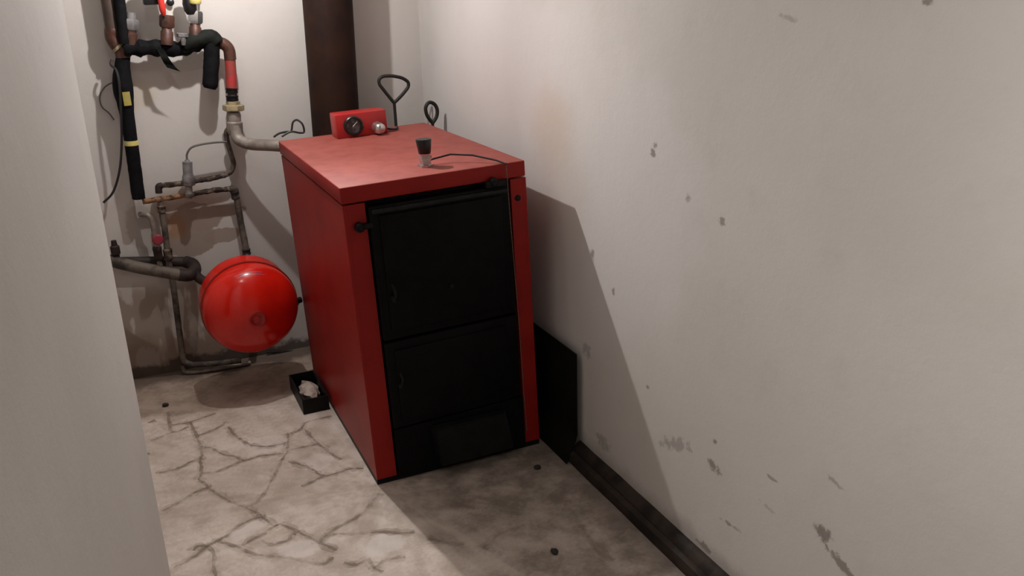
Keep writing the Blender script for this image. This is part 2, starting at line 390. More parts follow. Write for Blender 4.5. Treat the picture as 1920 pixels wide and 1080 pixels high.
# ------------------------------------------------------------------ the setting
XR, YB, ZC = 0.69, 1.32, 2.20
ZF = -0.02
bm = box((-2.0, -3.8, ZF - 0.12), (0.80, 1.45, ZF))
rnd = random.Random(3)
def joint(k, *pts):
    """mortar joint between two stones: a flush strip of uneven width"""
    P = resample(catmull(pts, 3), 0.012); z = ZF + 0.0006 + 0.00003 * k; row = []
    for i, p in enumerate(P):
        t = (P[min(i + 1, len(P) - 1)] - P[max(i - 1, 0)]); t.z = 0; t.normalize(); nrm = Vector((-t.y, t.x, 0))
        w = 0.0058 * rnd.uniform(0.55, 1.35) * (0.5 if i in (0, len(P) - 1) else 1); o = nrm * rnd.uniform(-1, 1) * 0.002
        row.append((bm.verts.new((p.x + o.x + nrm.x * w, p.y + o.y + nrm.y * w, z)), bm.verts.new((p.x + o.x - nrm.x * w, p.y + o.y - nrm.y * w, z))))
    for a, b in zip(row, row[1:]):
        f = bm.faces.new((a[0], a[1], b[1], b[0])); f.material_index = 1
    row = []
    for i, p in enumerate(P):
        t = (P[min(i + 1, len(P) - 1)] - P[max(i - 1, 0)]); t.z = 0; t.normalize(); nrm = Vector((-t.y, t.x, 0)); w = 0.016 * rnd.uniform(0.6, 1.3); o = nrm * rnd.uniform(-1, 1) * 0.007
        row.append((bm.verts.new((p.x + o.x + nrm.x * w, p.y + o.y + nrm.y * w, z - 0.0004)), bm.verts.new((p.x + o.x - nrm.x * w, p.y + o.y - nrm.y * w, z - 0.0004))))
    for a, b in zip(row, row[1:]):
        f = bm.faces.new((a[0], a[1], b[1], b[0])); f.material_index = 2
joint(0, (-0.6763, 0.8523, -0.0200), (-0.6466, 0.8614, -0.0200))
joint(1, (-0.5974, 0.9168, -0.0200), (-0.5996, 0.8023, -0.0200), (-0.6020, 0.7696, -0.0200), (-0.5899, 0.7252, -0.0200), (-0.5629, 0.7253, -0.0200), (-0.5323, 0.7428, -0.0200))
joint(2, (-0.5899, 0.7252, -0.0200), (-0.6310, 0.7094, -0.0200), (-0.6753, 0.6913, -0.0200))
joint(3, (-0.5928, 0.7890, -0.0200), (-0.5583, 0.7806, -0.0200), (-0.5247, 0.7826, -0.0200), (-0.4674, 0.7974, -0.0200), (-0.4255, 0.8110, -0.0200))
joint(4, (-0.5247, 0.7826, -0.0200), (-0.5196, 0.7121, -0.0200), (-0.5132, 0.6387, -0.0200), (-0.5102, 0.5563, -0.0200), (-0.5138, 0.4850, -0.0200), (-0.5219, 0.4599, -0.0200), (-0.5258, 0.3688, -0.0200), (-0.5415, 0.3187, -0.0200))
joint(5, (-0.5119, 0.6519, -0.0200), (-0.4827, 0.6552, -0.0200), (-0.4263, 0.6873, -0.0200), (-0.3963, 0.7203, -0.0200))
joint(6, (-0.5102, 0.5563, -0.0200), (-0.4773, 0.5305, -0.0200), (-0.4474, 0.4675, -0.0200), (-0.4070, 0.4212, -0.0200), (-0.3793, 0.3819, -0.0200), (-0.3286, 0.3848, -0.0200), (-0.2834, 0.3740, -0.0200), (-0.2415, 0.3649, -0.0200))
joint(7, (-0.3985, 0.6727, -0.0200), (-0.3773, 0.5679, -0.0200), (-0.3417, 0.4819, -0.0200))
joint(8, (-0.5150, 0.4730, -0.0200), (-0.5587, 0.4541, -0.0200), (-0.5871, 0.4363, -0.0200), (-0.6229, 0.4308, -0.0200), (-0.6716, 0.4362, -0.0200))
joint(9, (-0.5270, 0.3576, -0.0200), (-0.4749, 0.3465, -0.0200), (-0.4335, 0.3610, -0.0200), (-0.3793, 0.3819, -0.0200))
joint(10, (-0.1998, 0.5121, -0.0200), (-0.2123, 0.4367, -0.0200), (-0.2313, 0.3682, -0.0200), (-0.2552, 0.3218, -0.0200), (-0.2910, 0.2476, -0.0200), (-0.3200, 0.1858, -0.0200), (-0.3488, 0.1306, -0.0200), (-0.3953, 0.0769, -0.0200), (-0.4207, 0.0762, -0.0200))
joint(11, (-0.2323, 0.3729, -0.0200), (-0.1868, 0.3795, -0.0200), (-0.1484, 0.3770, -0.0200), (-0.1150, 0.3772, -0.0200))
joint(12, (-0.1916, 0.5031, -0.0200), (-0.1484, 0.5180, -0.0200), (-0.1247, 0.5632, -0.0200), (-0.0651, 0.5711, -0.0200), (-0.0188, 0.5718, -0.0200))
joint(13, (-0.1357, 0.5114, -0.0200), (-0.1256, 0.4366, -0.0200), (-0.1150, 0.3772, -0.0200), (-0.0910, 0.2869, -0.0200), (-0.0677, 0.2246, -0.0200))
joint(14, (-0.2403, 0.3017, -0.0200), (-0.2030, 0.2539, -0.0200), (-0.1756, 0.2077, -0.0200), (-0.1585, 0.1598, -0.0200), (-0.1353, 0.1401, -0.0200), (-0.0973, 0.1438, -0.0200), (-0.0589, 0.1475, -0.0200), (-0.0121, 0.1312, -0.0200))
joint(15, (-0.2319, 0.1144, -0.0200), (-0.2033, 0.1220, -0.0200), (-0.1639, 0.1357, -0.0200), (-0.1477, 0.1504, -0.0200))
joint(16, (-0.6663, 0.1711, -0.0200), (-0.6236, 0.1972, -0.0200), (-0.5794, 0.2273, -0.0200), (-0.5437, 0.2452, -0.0200), (-0.5179, 0.2466, -0.0200), (-0.5040, 0.2175, -0.0200), (-0.4768, 0.1605, -0.0200), (-0.4494, 0.1115, -0.0200), (-0.4207, 0.0762, -0.0200))
joint(17, (-0.5415, 0.3187, -0.0200), (-0.5230, 0.2790, -0.0200), (-0.5179, 0.2466, -0.0200))
joint(18, (-0.4207, 0.0762, -0.0200), (-0.3954, 0.0228, -0.0200), (-0.3830, -0.0034, -0.0200), (-0.4169, -0.0090, -0.0200), (-0.4696, -0.0365, -0.0200), (-0.4970, -0.0628, -0.0200), (-0.5301, -0.0764, -0.0200), (-0.5546, -0.0878, -0.0200), (-0.5844, -0.0786, -0.0200), (-0.5968, -0.0957, -0.0200))
joint(19, (-0.5546, -0.0878, -0.0200), (-0.5425, -0.1434, -0.0200), (-0.5515, -0.1950, -0.0200), (-0.5520, -0.2621, -0.0200))
joint(20, (-0.5301, -0.0764, -0.0200), (-0.5021, -0.1025, -0.0200), (-0.4626, -0.1549, -0.0200), (-0.4308, -0.1999, -0.0200), (-0.3755, -0.2392, -0.0200), (-0.3218, -0.2832, -0.0200), (-0.2700, -0.3315, -0.0200), (-0.2515, -0.3326, -0.0200), (-0.2273, -0.3169, -0.0200))
joint(21, (-0.4603, -0.1385, -0.0200), (-0.4252, -0.1145, -0.0200), (-0.3910, -0.1013, -0.0200), (-0.3638, -0.0840, -0.0200), (-0.3376, -0.0752, -0.0200), (-0.3056, -0.1230, -0.0200), (-0.2817, -0.1660, -0.0200), (-0.2577, -0.2055, -0.0200), (-0.2407, -0.2380, -0.0200), (-0.2087, -0.2864, -0.0200))
joint(22, (-0.4045, -0.1341, -0.0200), (-0.3863, -0.1672, -0.0200), (-0.3640, -0.1755, -0.0200), (-0.3307, -0.1685, -0.0200), (-0.3141, -0.1496, -0.0200), (-0.3018, -0.1528, -0.0200))
joint(23, (-0.3830, -0.0034, -0.0200), (-0.3612, -0.0695, -0.0200), (-0.3432, -0.0787, -0.0200))
joint(24, (-0.6585, -0.1548, -0.0200), (-0.6205, -0.1408, -0.0200), (-0.5965, -0.1246, -0.0200), (-0.5546, -0.0878, -0.0200))
joint(25, (-0.0826, -0.1303, -0.0200), (-0.1200, -0.1539, -0.0200), (-0.1663, -0.1687, -0.0200), (-0.2049, -0.1897, -0.0200), (-0.2270, -0.1999, -0.0200), (-0.2467, -0.2290, -0.0200))
joint(26, (-0.2270, -0.1999, -0.0200), (-0.1848, -0.2092, -0.0200), (-0.1480, -0.2278, -0.0200), (-0.1106, -0.2438, -0.0200), (-0.0577, -0.2645, -0.0200), (-0.0008, -0.2996, -0.0200), (0.0273, -0.3077, -0.0200))
joint(27, (-0.2054, -0.3559, -0.0200), (-0.1731, -0.3832, -0.0200), (-0.1392, -0.3754, -0.0200), (-0.1335, -0.4222, -0.0200))
joint(28, (-0.0826, -0.1303, -0.0200), (-0.0396, -0.0844, -0.0200), (-0.0075, -0.0481, -0.0200))
joint(29, (-0.1362, -0.4208, -0.0200), (-0.0903, -0.4001, -0.0200), (-0.0375, -0.4128, -0.0200))
joint(30, (-0.6841, 0.5946, -0.0200), (-0.7174, 0.5779, -0.0200))
joint(31, (-0.3417, 0.4819, -0.0200), (-0.2907, 0.4422, -0.0200), (-0.2123, 0.4367, -0.0200))
joint(40, (0.4937, -0.5046, -0.0200), (0.4863, -0.5711, -0.0200), (0.4804, -0.6323, -0.0200), (0.4939, -0.7007, -0.0200))
joint(41, (0.5603, -0.6205, -0.0200), (0.5912, -0.6063, -0.0200), (0.6256, -0.5872, -0.0200))
joint(42, (0.0486, -0.3549, -0.0200), (0.0988, -0.4042, -0.0200), (0.1378, -0.4357, -0.0200))
joint(43, (0.1795, -0.4800, -0.0200), (0.2609, -0.4325, -0.0200), (0.3435, -0.4282, -0.0200))
joint(44, (-0.1362, -0.4208, -0.0200), (-0.1128, -0.4487, -0.0200))
struct('floor', bm, [M['floor'], M['joint'], M['margin']])
struct('ceiling', box((-2.0, -3.8, ZC), (0.80, 1.45, ZC + 0.12)), M['ceiling'])
struct('wall_right', box((XR, -3.8, ZF), (XR + 0.11, 1.45, ZC)), M['wall_r'])
struct('wall_back', box((-2.0, YB, ZF), (XR, YB + 0.13, ZC)), M['wall_b'])
bm = bmesh.new()
s10, c10 = math.sin(math.radians(6)), math.cos(math.radians(6))
E = Vector((-0.658, -0.50, ZF))
F = E + Vector((-s10, -c10, 0)) * 3.2
add_prism(bm, [E, F, F + Vector((-0.25, 0, 0)), Vector((-1.25, -0.46, ZF))], (0, 0, ZC - ZF))
bmesh.ops.bevel(bm, geom=[e for e in bm.edges if abs(e.verts[0].co.x - E.x) < 1e-4 and abs(e.verts[1].co.x - E.x) < 1e-4 and abs(e.verts[0].co.z - e.verts[1].co.z) > 1],
                offset=0.012, segments=4, affect='EDGES', profile=0.5)
struct('wall_left', bm, M['wall'], True)
struct('wall_side', box((-2.0, -0.46, ZF), (-1.70, YB, ZC)), M['wall'])
struct('wall_front', box((-2.0, -3.8, ZF), (XR, -3.65, ZC)), M['wall'])
# rounded dark skirting along the right wall
bm = bmesh.new()
prof = [(XR, 0.0), (XR - 0.050, 0.0), (XR - 0.054, 0.012), (XR - 0.050, 0.026), (XR - 0.036, 0.031), (XR - 0.031, 0.029), (XR - 0.026, 0.037), (XR - 0.012, 0.045), (XR, 0.047)]
ys = [-3.65 + i * (3.50 / 40) for i in range(41)]
rings = [[bm.verts.new((px + random.uniform(-1, 1) * 0.0012, yy, max(0, pz + (random.uniform(-1, 1) * 0.0012 if pz else 0)))) for px, pz in prof] for yy in ys]
for rg_ in rings:
    for v in rg_: v.co.z = ZF + v.co.z * 1.45
for A, B in zip(rings, rings[1:]):
    for i in range(len(prof) - 1): bm.faces.new((A[i], A[i + 1], B[i + 1], B[i]))
bm.faces.new(rings[0]); bm.faces.new(rings[-1])
struct('baseboard_right', bm, M['skirt'], True)

# ------------------------------------------------------------------ boiler
TA = 0.031722; BW, BD = 0.604, 0.969
boiler = thing('boiler', 'red steel solid fuel boiler with black iron doors standing by the right wall', 'boiler', (0, 0, 0), (0, -TA, 0))
def zb(x, h=0.002): return (h - x * math.sin(TA)) / math.cos(TA)
# cast iron body inside the casing
bm = bmesh.new()
add_prism(bm, [(0.012, 0.028, zb(.012, .002)), (BW - 0.012, 0.028, zb(BW - .012, .002)), (BW - 0.012, 0.028, 0.94), (0.012, 0.028, 0.94)], (0, BD - 0.06, 0))
obj('boiler_body', bm, M['iron'], boiler)
bm = bmesh.new()
add_prism(bm, [(0.0, 0.004, zb(0, ZF + .001)), (BW, 0.004, zb(BW, ZF + .001)), (BW, 0.004, zb(BW, .0015)), (0.0, 0.004, zb(0, .0015))], (0, BD - 0.02, 0))
obj('plinth', bm, M['iron2'], boiler)
def side(x0, x1, xs0, xs1):
    bm = bmesh.new()
    lo0, lo1 = zb(x0), zb(x1)
    # bent sheet: flank plus the strip folded round the front
    add_prism(bm, [(x0, 0.0, lo0), (x1, 0.0, lo1), (x1, 0.0, 0.944), (x0, 0.0, 0.944)], (0, BD, 0))
    add_prism(bm, [(xs0, 0.0, zb(xs0)), (xs1, 0.0, zb(xs1)), (xs1, 0.0, 0.944), (xs0, 0.0, 0.944)], (0, 0.026, 0))
    return bm
obj('side_panel', side(0.0, 0.011, 0.0112, 0.068), M['red'], boiler)
obj('side_panel', side(BW - 0.011, BW, 0.549, BW - 0.0112), M['red'], boiler)
obj('back_panel', box((0.012, BD - 0.03, 0.03), (BW - 0.012, BD - 0.004, 0.94), 0.002), M['red'], boiler)
bm = bmesh.new(); add_box(bm, (-0.003, -0.004, 0.949), (BW - 0.002, BD + 0.002, 1.0), 0.004, 3)
bm.normal_update()
for f in bm.faces: f.material_index = 0 if f.normal.z > 0.6 else 1
obj('lid', bm, [M['red_top'], M['red']], boiler, True, label='dusty red top cover')
def door(z0, z1, x0=0.074, x1=0.536):
    bm = bmesh.new()
    add_box(bm, (x0, -0.014, z0), (x1, 0.027, z1), 0.006, 3)
    b = 0.028   # raised middle plate
    add_box(bm, (x0 + b, -0.021, z0 + b), (x1 - b, -0.012, z1 - b), 0.005, 2)
    return bm
ud = obj('upper_door', door(0.492, 0.930), M['iron'], boiler, True)
ld = obj('lower_door', door(0.178, 0.484), M['iron'], boiler, True)
bm = bmesh.new()
add_prism(bm, [(0.074, -0.008, zb(.074, ZF + .012)), (0.545, -0.008, zb(.545, ZF + .012)), (0.545, -0.008, 0.172), (0.074, -0.008, 0.172)], (0, 0.034, 0))
obj('base_panel', bm, M['iron'], boiler)
# ash flap: a shallow hood widening downward
bm = bmesh.new()
top = [(0.195, -0.012, 0.158), (0.470, -0.012, 0.150), (0.485, -0.012, 0.006), (0.208, -0.012, 0.012)]
fr = [(0.205, -0.040, 0.150), (0.462, -0.040, 0.142), (0.478, -0.060, 0.012), (0.214, -0.060, 0.018)]
va = [bm.verts.new(p) for p in top]; vb = [bm.verts.new(p) for p in fr]
bm.faces.new(va); bm.faces.new(vb)
for i in range(4): bm.faces.new((va[i], va[(i + 1) % 4], vb[(i + 1) % 4], vb[i]))
bmesh.ops.bevel(bm, geom=bm.edges[:], offset=0.004, segments=2, affect='EDGES')
af = obj('ash_flap', bm, M['iron2'], boiler, True)
obj('rim_highlight', box((0.080, -0.0245, 0.910), (0.530, -0.012, 0.922), 0.003), M['highlight'], ud, True, label='grey strip painted as the highlight along the top of the door')  # added strip, carries the painted highlight of the door's top edge
# door furniture
bm = bmesh.new()
add_lathe(bm, (0.118, -0.012, 0.632), (0, -1, 0), [(0.012, 0), (0.012, 0.022), (0.008, 0.028), (0, 0.028)], 16)
add_tube(bm, rounded([(0.118, -0.034, 0.632), (0.124, -0.040, 0.652), (0.112, -0.046, 0.690)], 0.01), [0.008, 0.008, 0.007, 0.006, 0.006], 10)
obj('handle', bm, M['iron2'], ud, True)
obj('bolt', lathe((0.312, -0.020, 0.636), (0, -1, 0), [(0.009, 0), (0.009, 0.006), (0.006, 0.009), (0, 0.009)], 6), M['iron2'], ud)
bm = bmesh.new()
add_lathe(bm, (0.112, -0.012, 0.335), (0, -1, 0), [(0.011, 0), (0.011, 0.02), (0, 0.024)], 16)
add_tube(bm, [(0.112, -0.03, 0.335), (0.118, -0.038, 0.36), (0.110, -0.042, 0.39)], 0.007, 10)
obj('handle', bm, M['iron2'], ld, True)
# latch lump on the left strip, hinge lug at the top right
bm = bmesh.new(); add_box(bm, (0.030, -0.016, 0.864), (0.084, 0.004, 0.884), 0.006, 2)
add_lathe(bm, (0.042, -0.002, 0.874), (0, -1, 0), [(0.015, 0), (0.015, 0.014), (0.010, 0.020), (0, 0.020)], 18)
obj('latch', bm, M['iron2'], boiler, True)
bm = bmesh.new(); add_box(bm, (0.455, -0.022, 0.930), (0.530, 0.004, 0.952), 0.006, 2)
add_lathe(bm, (0.485, -0.006, 0.948), (0, -1, 0), [(0.015, 0), (0.015, 0.014), (0.010, 0.020), (0, 0.020)], 18)
obj('hinge', bm, M['iron2'], boiler, True)
bm = bmesh.new(); add_lathe(bm, (0.572, 0.002, 0.880), (0, -1, 0), [(0.010, 0), (0.010, 0.004), (0.007, 0.007), (0, 0.007)], 16)
obj('screw', bm, M['iron2'], boiler, True)
# control box with a round thermometer and a thermostat knob
bm = bmesh.new(); add_box(bm, (0.200, 0.832, 1.0), (0.402, 0.925, 1.092), 0.004, 2)
cb = obj('control_box', bm, M['red_bright'], boiler, True)
bm = bmesh.new(); o = (0.266, 0.832, 1.045)
add_lathe(bm, o, (0, -1, 0), [(0.038, 0), (0.038, 0.010), (0.034, 0.014), (0.029, 0.014), (0.028, 0.008)], 40, 0, False)
add_lathe(bm, o, (0, -1, 0), [(0.0285, 0.008), (0, 0.009)], 40, 1, False)
add_tube(bm, [(0.262, 0.822, 1.043), (0.281, 0.822, 1.060)], 0.0016, 6, mi=2)
obj('thermometer', bm, [M['black_plastic'], M['glass_face'], M['white_plastic']], cb, True)
bm = bmesh.new(); o = (0.362, 0.832, 1.026)
add_lathe(bm, o, (0, -1, 0), [(0.025, 0), (0.025, 0.006), (0.022, 0.010), (0.022, 0.034), (0.018, 0.044), (0.008, 0.049), (0, 0.050)], 28)
obj('thermostat_knob', bm, M['chrome'], cb, True, label='chrome knob')
bm = bmesh.new()
add_tube(bm, catmull([(0.400, 0.90, 1.012), (0.425, 0.86, 1.008), (0.452, 0.875, 1.006), (0.470, 0.93, 1.005)], 5), 0.004, 8)
obj('sensor_cable', bm, M['cable_dark'], cb, True)
# draught regulator: chrome stem, tapered black head, lever and chain
bm = bmesh.new()
add_lathe(bm, (0.311, 0.122, 1.0), (0, 0, 1), [(0.027, 0), (0.027, 0.006), (0.018, 0.008), (0.017, 0.020), (0.021, 0.021), (0.021, 0.034), (0.017, 0.036)], 6)
add_lathe(bm, (0.311, 0.122, 1.034), (0, 0, 1), [(0.018, 0), (0.019, 0.008)], 24)
rg = obj('draught_regulator', bm, M['chrome'], boiler, True)
bm = bmesh.new()
add_lathe(bm, (0.311, 0.122, 1.041), (0, 0, 1), [(0.018, 0), (0.020, 0.003), (0.0255, 0.044), (0.024, 0.047), (0.0, 0.047)], 28)
obj('regulator_head', bm, M['black_plastic'], rg, True)
bm = bmesh.new()
add_tube(bm, [(0.311, 0.122, 1.016), (0.345, 0.135, 1.018), (0.400, 0.128, 1.026), (0.455, 0.075, 1.024), (0.510, 0.012, 1.010), (0.528, -0.024, 1.002)], 0.0032, 8)
obj('lever', bm, M['wire'], rg, True)
bm = bmesh.new()
pts = []
for i in range(120):
    t = i / 119; pts.append((0.528 + 0.016 * t, -0.0245 + 0.002 * math.sin(t * 9) - 0.004 * t, 1.0 - 0.955 * t))
add_tube(bm, pts, [0.0008 if i % 2 else 0.0017 for i in range(120)], 6)
obj('chain', bm, M['pale_cord'], rg, True)

# sheet leaning in the gap between boiler and wall
bm = bmesh.new()
pr = [(0.668, 0.385), (0.669, 0.085), (0.660, 0.055), (0.628, ZF + 0.001)]
th = 0.004; poly = [(x, -0.168, z) for x, z in pr] + [(x - th, -0.168, z) for x, z in reversed(pr)]
add_prism(bm, poly, (0, 0.62, 0))
tag(obj('steel_sheet', bm, M['plate']), 'dark steel sheet standing in the gap between red boiler and right wall', 'metal sheet')

# ------------------------------------------------------------------ flue pipe
p0, p1 = Vector((0.2513, 1.2000, 1.0218)), Vector((0.2646, 1.2000, 1.5127))
d = (p1 - p0).normalized()
top = p0 + d * ((ZC - p0.z) / d.z); bot = p0 - d * ((p0.z - 0.80) / d.z)
L = (top - bot).length
fl = thing('flue_pipe', 'dark brown round flue pipe rising behind the red boiler', 'flue pipe', bot)
R0 = 0.1005
bm = lathe(bot, d, [(R0, 0), (R0, L)], 48); part('pipe', bm, M['flue'], fl, True, bot)
bm = lathe(bot, d, [(R0 + .0002, 0.0), (R0 + .006, 0.002), (R0 + .006, 0.05), (R0 + .0002, 0.055)], 48); part('collar', bm, M['flue'], fl, True, bot)
bm = bmesh.new(); add_tube(bm, rounded([bot + d * 0.03, bot - d * 0.02, Vector((bot.x, BD + 0.012, bot.z - 0.02))], 0.02), R0 * 0.7, 24)
part('outlet', bm, M['flue'], fl, True, bot)

# ------------------------------------------------------------------ expansion vessel
vc = Vector((-0.2245, 0.83, 0.352))
ax = Vector((0.03, -1, -0.045)).normalized()
ves = thing('expansion_vessel', 'round red expansion vessel beside the left flank of the boiler', 'expansion tank', vc)
RV = 0.186
org = vc - ax * 0.100       # seam plane
dome = [(RV * math.cos(t), 0.016 + 0.128 * math.sin(t)) for t in [math.pi / 2 * i / 18 for i in range(19)]]
bm = lathe(org, ax, [(RV, -0.004)] + dome[:-1] + [(0.0, 0.144)], 72); part('front_shell', bm, M['tank'], ves, True, vc)
bm = lathe(org, ax, [(RV - .003, 0.0), (RV + 0.0045, -0.001), (RV + 0.0045, -0.011), (RV - .003, -0.012)], 72); part('seam_band', bm, M['tank_dark'], ves, True, vc)
back = [((RV - .001) * math.cos(t), -0.100 - 0.075 * math.sin(t)) for t in [math.pi / 2 * i / 14 for i in range(15)]]
bm = lathe(org, ax, [(RV - .001, -0.006)] + back[:-1] + [(0.0, -0.175)], 72); part('back_shell', bm, M['tank'], ves, True, vc)
bm = lathe(org, ax, [(0.034, 0.130), (0.034, 0.1455), (0.031, 0.1475), (0.026, 0.1470), (0.022, 0.1450), (0.013, 0.1450), (0.012, 0.150), (0.0, 0.151)], 32); part('valve_cap', bm, M['tank_cap'], ves, True, vc)
# faded strip of print near the top of the dome
bm = bmesh.new(); dd = ax; u = Vector((0, 0, 1)); u = (u - dd * u.dot(dd)).normalized(); v = u.cross(dd)
def on_dome(ang, frac):
    rr = RV * math.cos(frac); hh = 0.016 + 0.128 * math.sin(frac)
    return org + dd * (hh + 0.0012) + (u * math.cos(ang) + v * math.sin(ang)) * rr
for f0, f1, a0, a1 in ((0.40, 0.435, -0.34, 0.30), (0.475, 0.505, -0.30, 0.36)):
    g1 = [[bm.verts.new(on_dome(a0 + (a1 - a0) * i / 14, f0 + (f1 - f0) * j / 2)) for j in range(3)] for i in range(15)]
    for i in range(14):
        for j in range(2): bm.faces.new((g1[i][j], g1[i + 1][j], g1[i + 1][j + 1], g1[i][j + 1]))
part('print_strip', bm, M['sticker'], ves, True, vc)
bm = tube([(-0.056, 0.96, 0.335), (-0.018, 0.975, 0.335)], 0.013, 12); add_lathe(bm, (-0.050, 0.96, 0.335), (1, 0.3, 0), [(.019, 0), (.019, .014)], 12)
part('mounting_lug', bm, M['iron2'], ves, True, vc)
# connection behind the tank, to the dark elbow by the wall
bm = bmesh.new(); bk = org - ax * 0.165
add_tube(bm, rounded([bk + ax * 0.02, bk - ax * 0.05, Vector((-0.30, 1.17, 0.40)), Vector((-0.355, 1.17, 0.405))], 0.03), 0.014, 12)
part('pipe_stub', bm, M['dark_rust'], ves, True, vc)

# ------------------------------------------------------------------ pipe work on the back wall
def pipe_thing(name, label, cat, pts, rad, m, rr=0.03, n=16, sub=None, lump=0.0, group=None, seed=1, base=None):
    path = rounded(pts, rr) if sub is None else catmull(pts, sub)
    if lump: path = resample(path, 0.012)
    o = Vector(base) if base else Vector(pts[-1])
    bm = tube(path, rad, n, False, lump, seed)
    bmesh.ops.translate(bm, vec=-o, verts=bm.verts[:])
    ob = obj(name, bm, m, None, True); ob.location = o
    return tag(ob, label, cat, group)
def pipe_parent(name, label, cat, at): return thing(name, label, cat, at)

# brown riser with its elbow and the black riser beside it
T0 = (-0.5440, 1.2400, 1.3731)
br = pipe_parent('brown_riser_pipe', 'thick brown pipe with an elbow at the top left corner of the back wall', 'pipe', T0)
a1 = Vector((-0.5518, 1.2400, 1.5394)); a2 = Vector((-0.5536, 1.2400, 1.4282)); up = (a1 - a2).normalized()
part('pipe', tube([a2, a1 + up * ((ZC - a1.z) / up.z)], 0.0265, 20), M['brown_pipe'], br, True, T0)
part('elbow', tube(catmull([a2 + up * .01, (-0.5593, 1.2400, 1.4052), (-0.5490, 1.2400, 1.3773), (-0.5348, 1.2400, 1.3608), (-0.5343, 1.2400, 1.3292)], 5), [0.027, 0.029, 0.029, 0.028, 0.027], 20), M['copper'], br, True, T0)
bm = bmesh.new(); add_lathe(bm, (-0.5443, 1.2400, 1.3712), Vector((-0.5348, 1.2400, 1.3608)) - Vector((-0.5490, 1.2400, 1.3773)), [(0.027, -0.006), (0.031, -0.005), (0.031, 0.005), (0.027, 0.006)], 22)
part('joint_ring', bm, M['brass'], br, True, T0)
b1 = Vector((-0.5140, 1.2100, 1.5382)); b2 = Vector((-0.5210, 1.2100, 1.3811)); up = (b1 - b2).normalized()
pipe_thing('foam_sleeved_riser', 'black foam covered pipe rising beside the brown elbow pipe', 'pipe', [b1 + up * ((ZC - b1.z) / up.z), b2], 0.0205, M['foam'], lump=0.04)

# long black foam sleeved pipe with yellow bands
bs = [(-0.5330, 1.2400, 1.3370), (-0.5515, 1.2400, 1.2465), (-0.5546, 1.2400, 1.1452), (-0.5579, 1.2400, 1.0042), (-0.5657, 1.2500, 0.7794)]
P0 = bs[-1]
lp = pipe_parent('foam_sleeved_pipe', 'long black foam sleeved pipe hanging down the back wall, banded in yellow', 'pipe', P0)
path = resample(catmull(bs, 6), 0.012); nseg = len(path)
radii = [0.0255 + 0.012 * math.exp(-((i / nseg - 0.20) / 0.11) ** 2) for i in range(nseg)]
part('foam_sleeve', tube(path, radii, 18, False, 0.03, 4), M['foam'], lp, True, P0)
def near(path, q): return min(range(len(path)), key=lambda i: (path[i] - Vector(q)).length)
i = near(path, (-0.5608, 1.2400, 1.0108)); dd = (path[i + 1] - path[i - 1]).normalized()
part('tape_band', lathe(path[i], dd, [(0.022, -0.011), (0.0268, -0.010), (0.0272, 0.008), (0.022, 0.010)], 24), M['tape'], lp, True, P0)
bm = bmesh.new(); k = near(path, (-0.5531, 1.2400, 1.1900)); 
q = path[k] + Vector((0.004, -0.0335, 0)); dd = (path[k + 1] - path[k - 1]).normalized()
vs = []
for t in (-0.022, -0.01, 0.004, 0.018, 0.030):
    row = []
    for an in (-0.15, 0.0, 0.2, 0.4, 0.58):
        row.append(bm.verts.new(path[k] + dd * t + Vector((math.sin(an) * 0.0385, -math.cos(an) * 0.0385, 0))))
    vs.append(row)
for r0, r1 in zip(vs, vs[1:]):
    for j in range(4): bm.faces.new((r0[j], r0[j + 1], r1[j + 1], r1[j]))
r = bmesh.ops.solidify(bm, geom=bm.faces[:], thickness=0.0025)
part('tape_patch', bm, M['tape'], lp, True, P0)
i = near(path, (-0.5591, 1.2400, 1.1291)); dd = (path[i + 1] - path[i - 1]).normalized()

# manifold bar
T0 = (-0.4016, 1.2200, 1.3387)
mf = pipe_parent('manifold', 'black foam wrapped horizontal manifold under the top edge of the back wall', 'manifold', T0)
bar = [(-0.5271, 1.2200, 1.3653), (-0.4709, 1.2200, 1.3623), (-0.3986, 1.2200, 1.3584), (-0.3315, 1.2200, 1.3508), (-0.2763, 1.2200, 1.3639), (-0.2284, 1.2200, 1.3776), (-0.1769, 1.2200, 1.3709)]
path = resample(catmull(bar, 6), 0.014); n_ = len(path)
part('foam_wrap', tube(path, [0.029 + 0.004 * math.sin(i * 1.3) for i in range(n_)], 18, False, 0.10, 9), M['foam'], mf, True, T0)
part('foam_wrap', tube(resample(catmull([(-0.3111, 1.2050, 1.3644), (-0.2556, 1.2000, 1.3838), (-0.2070, 1.2000, 1.3894), (-0.1877, 1.2000, 1.3683)], 5), 0.014), [0.026, 0.030, 0.033, 0.033, 0.032, 0.030], 18, False, 0.04, 5), M['foam2'], mf, True, T0)
tl = resample([(-0.2072, 1.2050, 1.3691), (-0.2154, 1.2050, 1.3086), (-0.2278, 1.2050, 1.2478), (-0.2354, 1.2050, 1.2070), (-0.2391, 1.2050, 1.1947)], 0.012)
part('foam_sleeve', tube(tl, [0.030] * (len(tl) - 1) + [0.022], 20, False, 0.03, 6), M['foam'], mf, True, T0)
def riser(px, nut_y, bot_y, body, nutm, w):
    bm = bmesh.new(); p = Vector(AYV(px, bot_y)); q = Vector(AYV(px, nut_y)); ax_ = q - p; l = ax_.length
    add_lathe(bm, p, ax_, [(w * .9, 0), (w * .9, l * .55), (w * .75, l * .6), (w * .75, l)], 18, 0)
    hexnut(bm, q, ax_, w * 1.08, l * .55, 1)
    add_lathe(bm, q, ax_, [(w * .7, 0), (w * .7, l * .6)], 16, 1)
    return bm
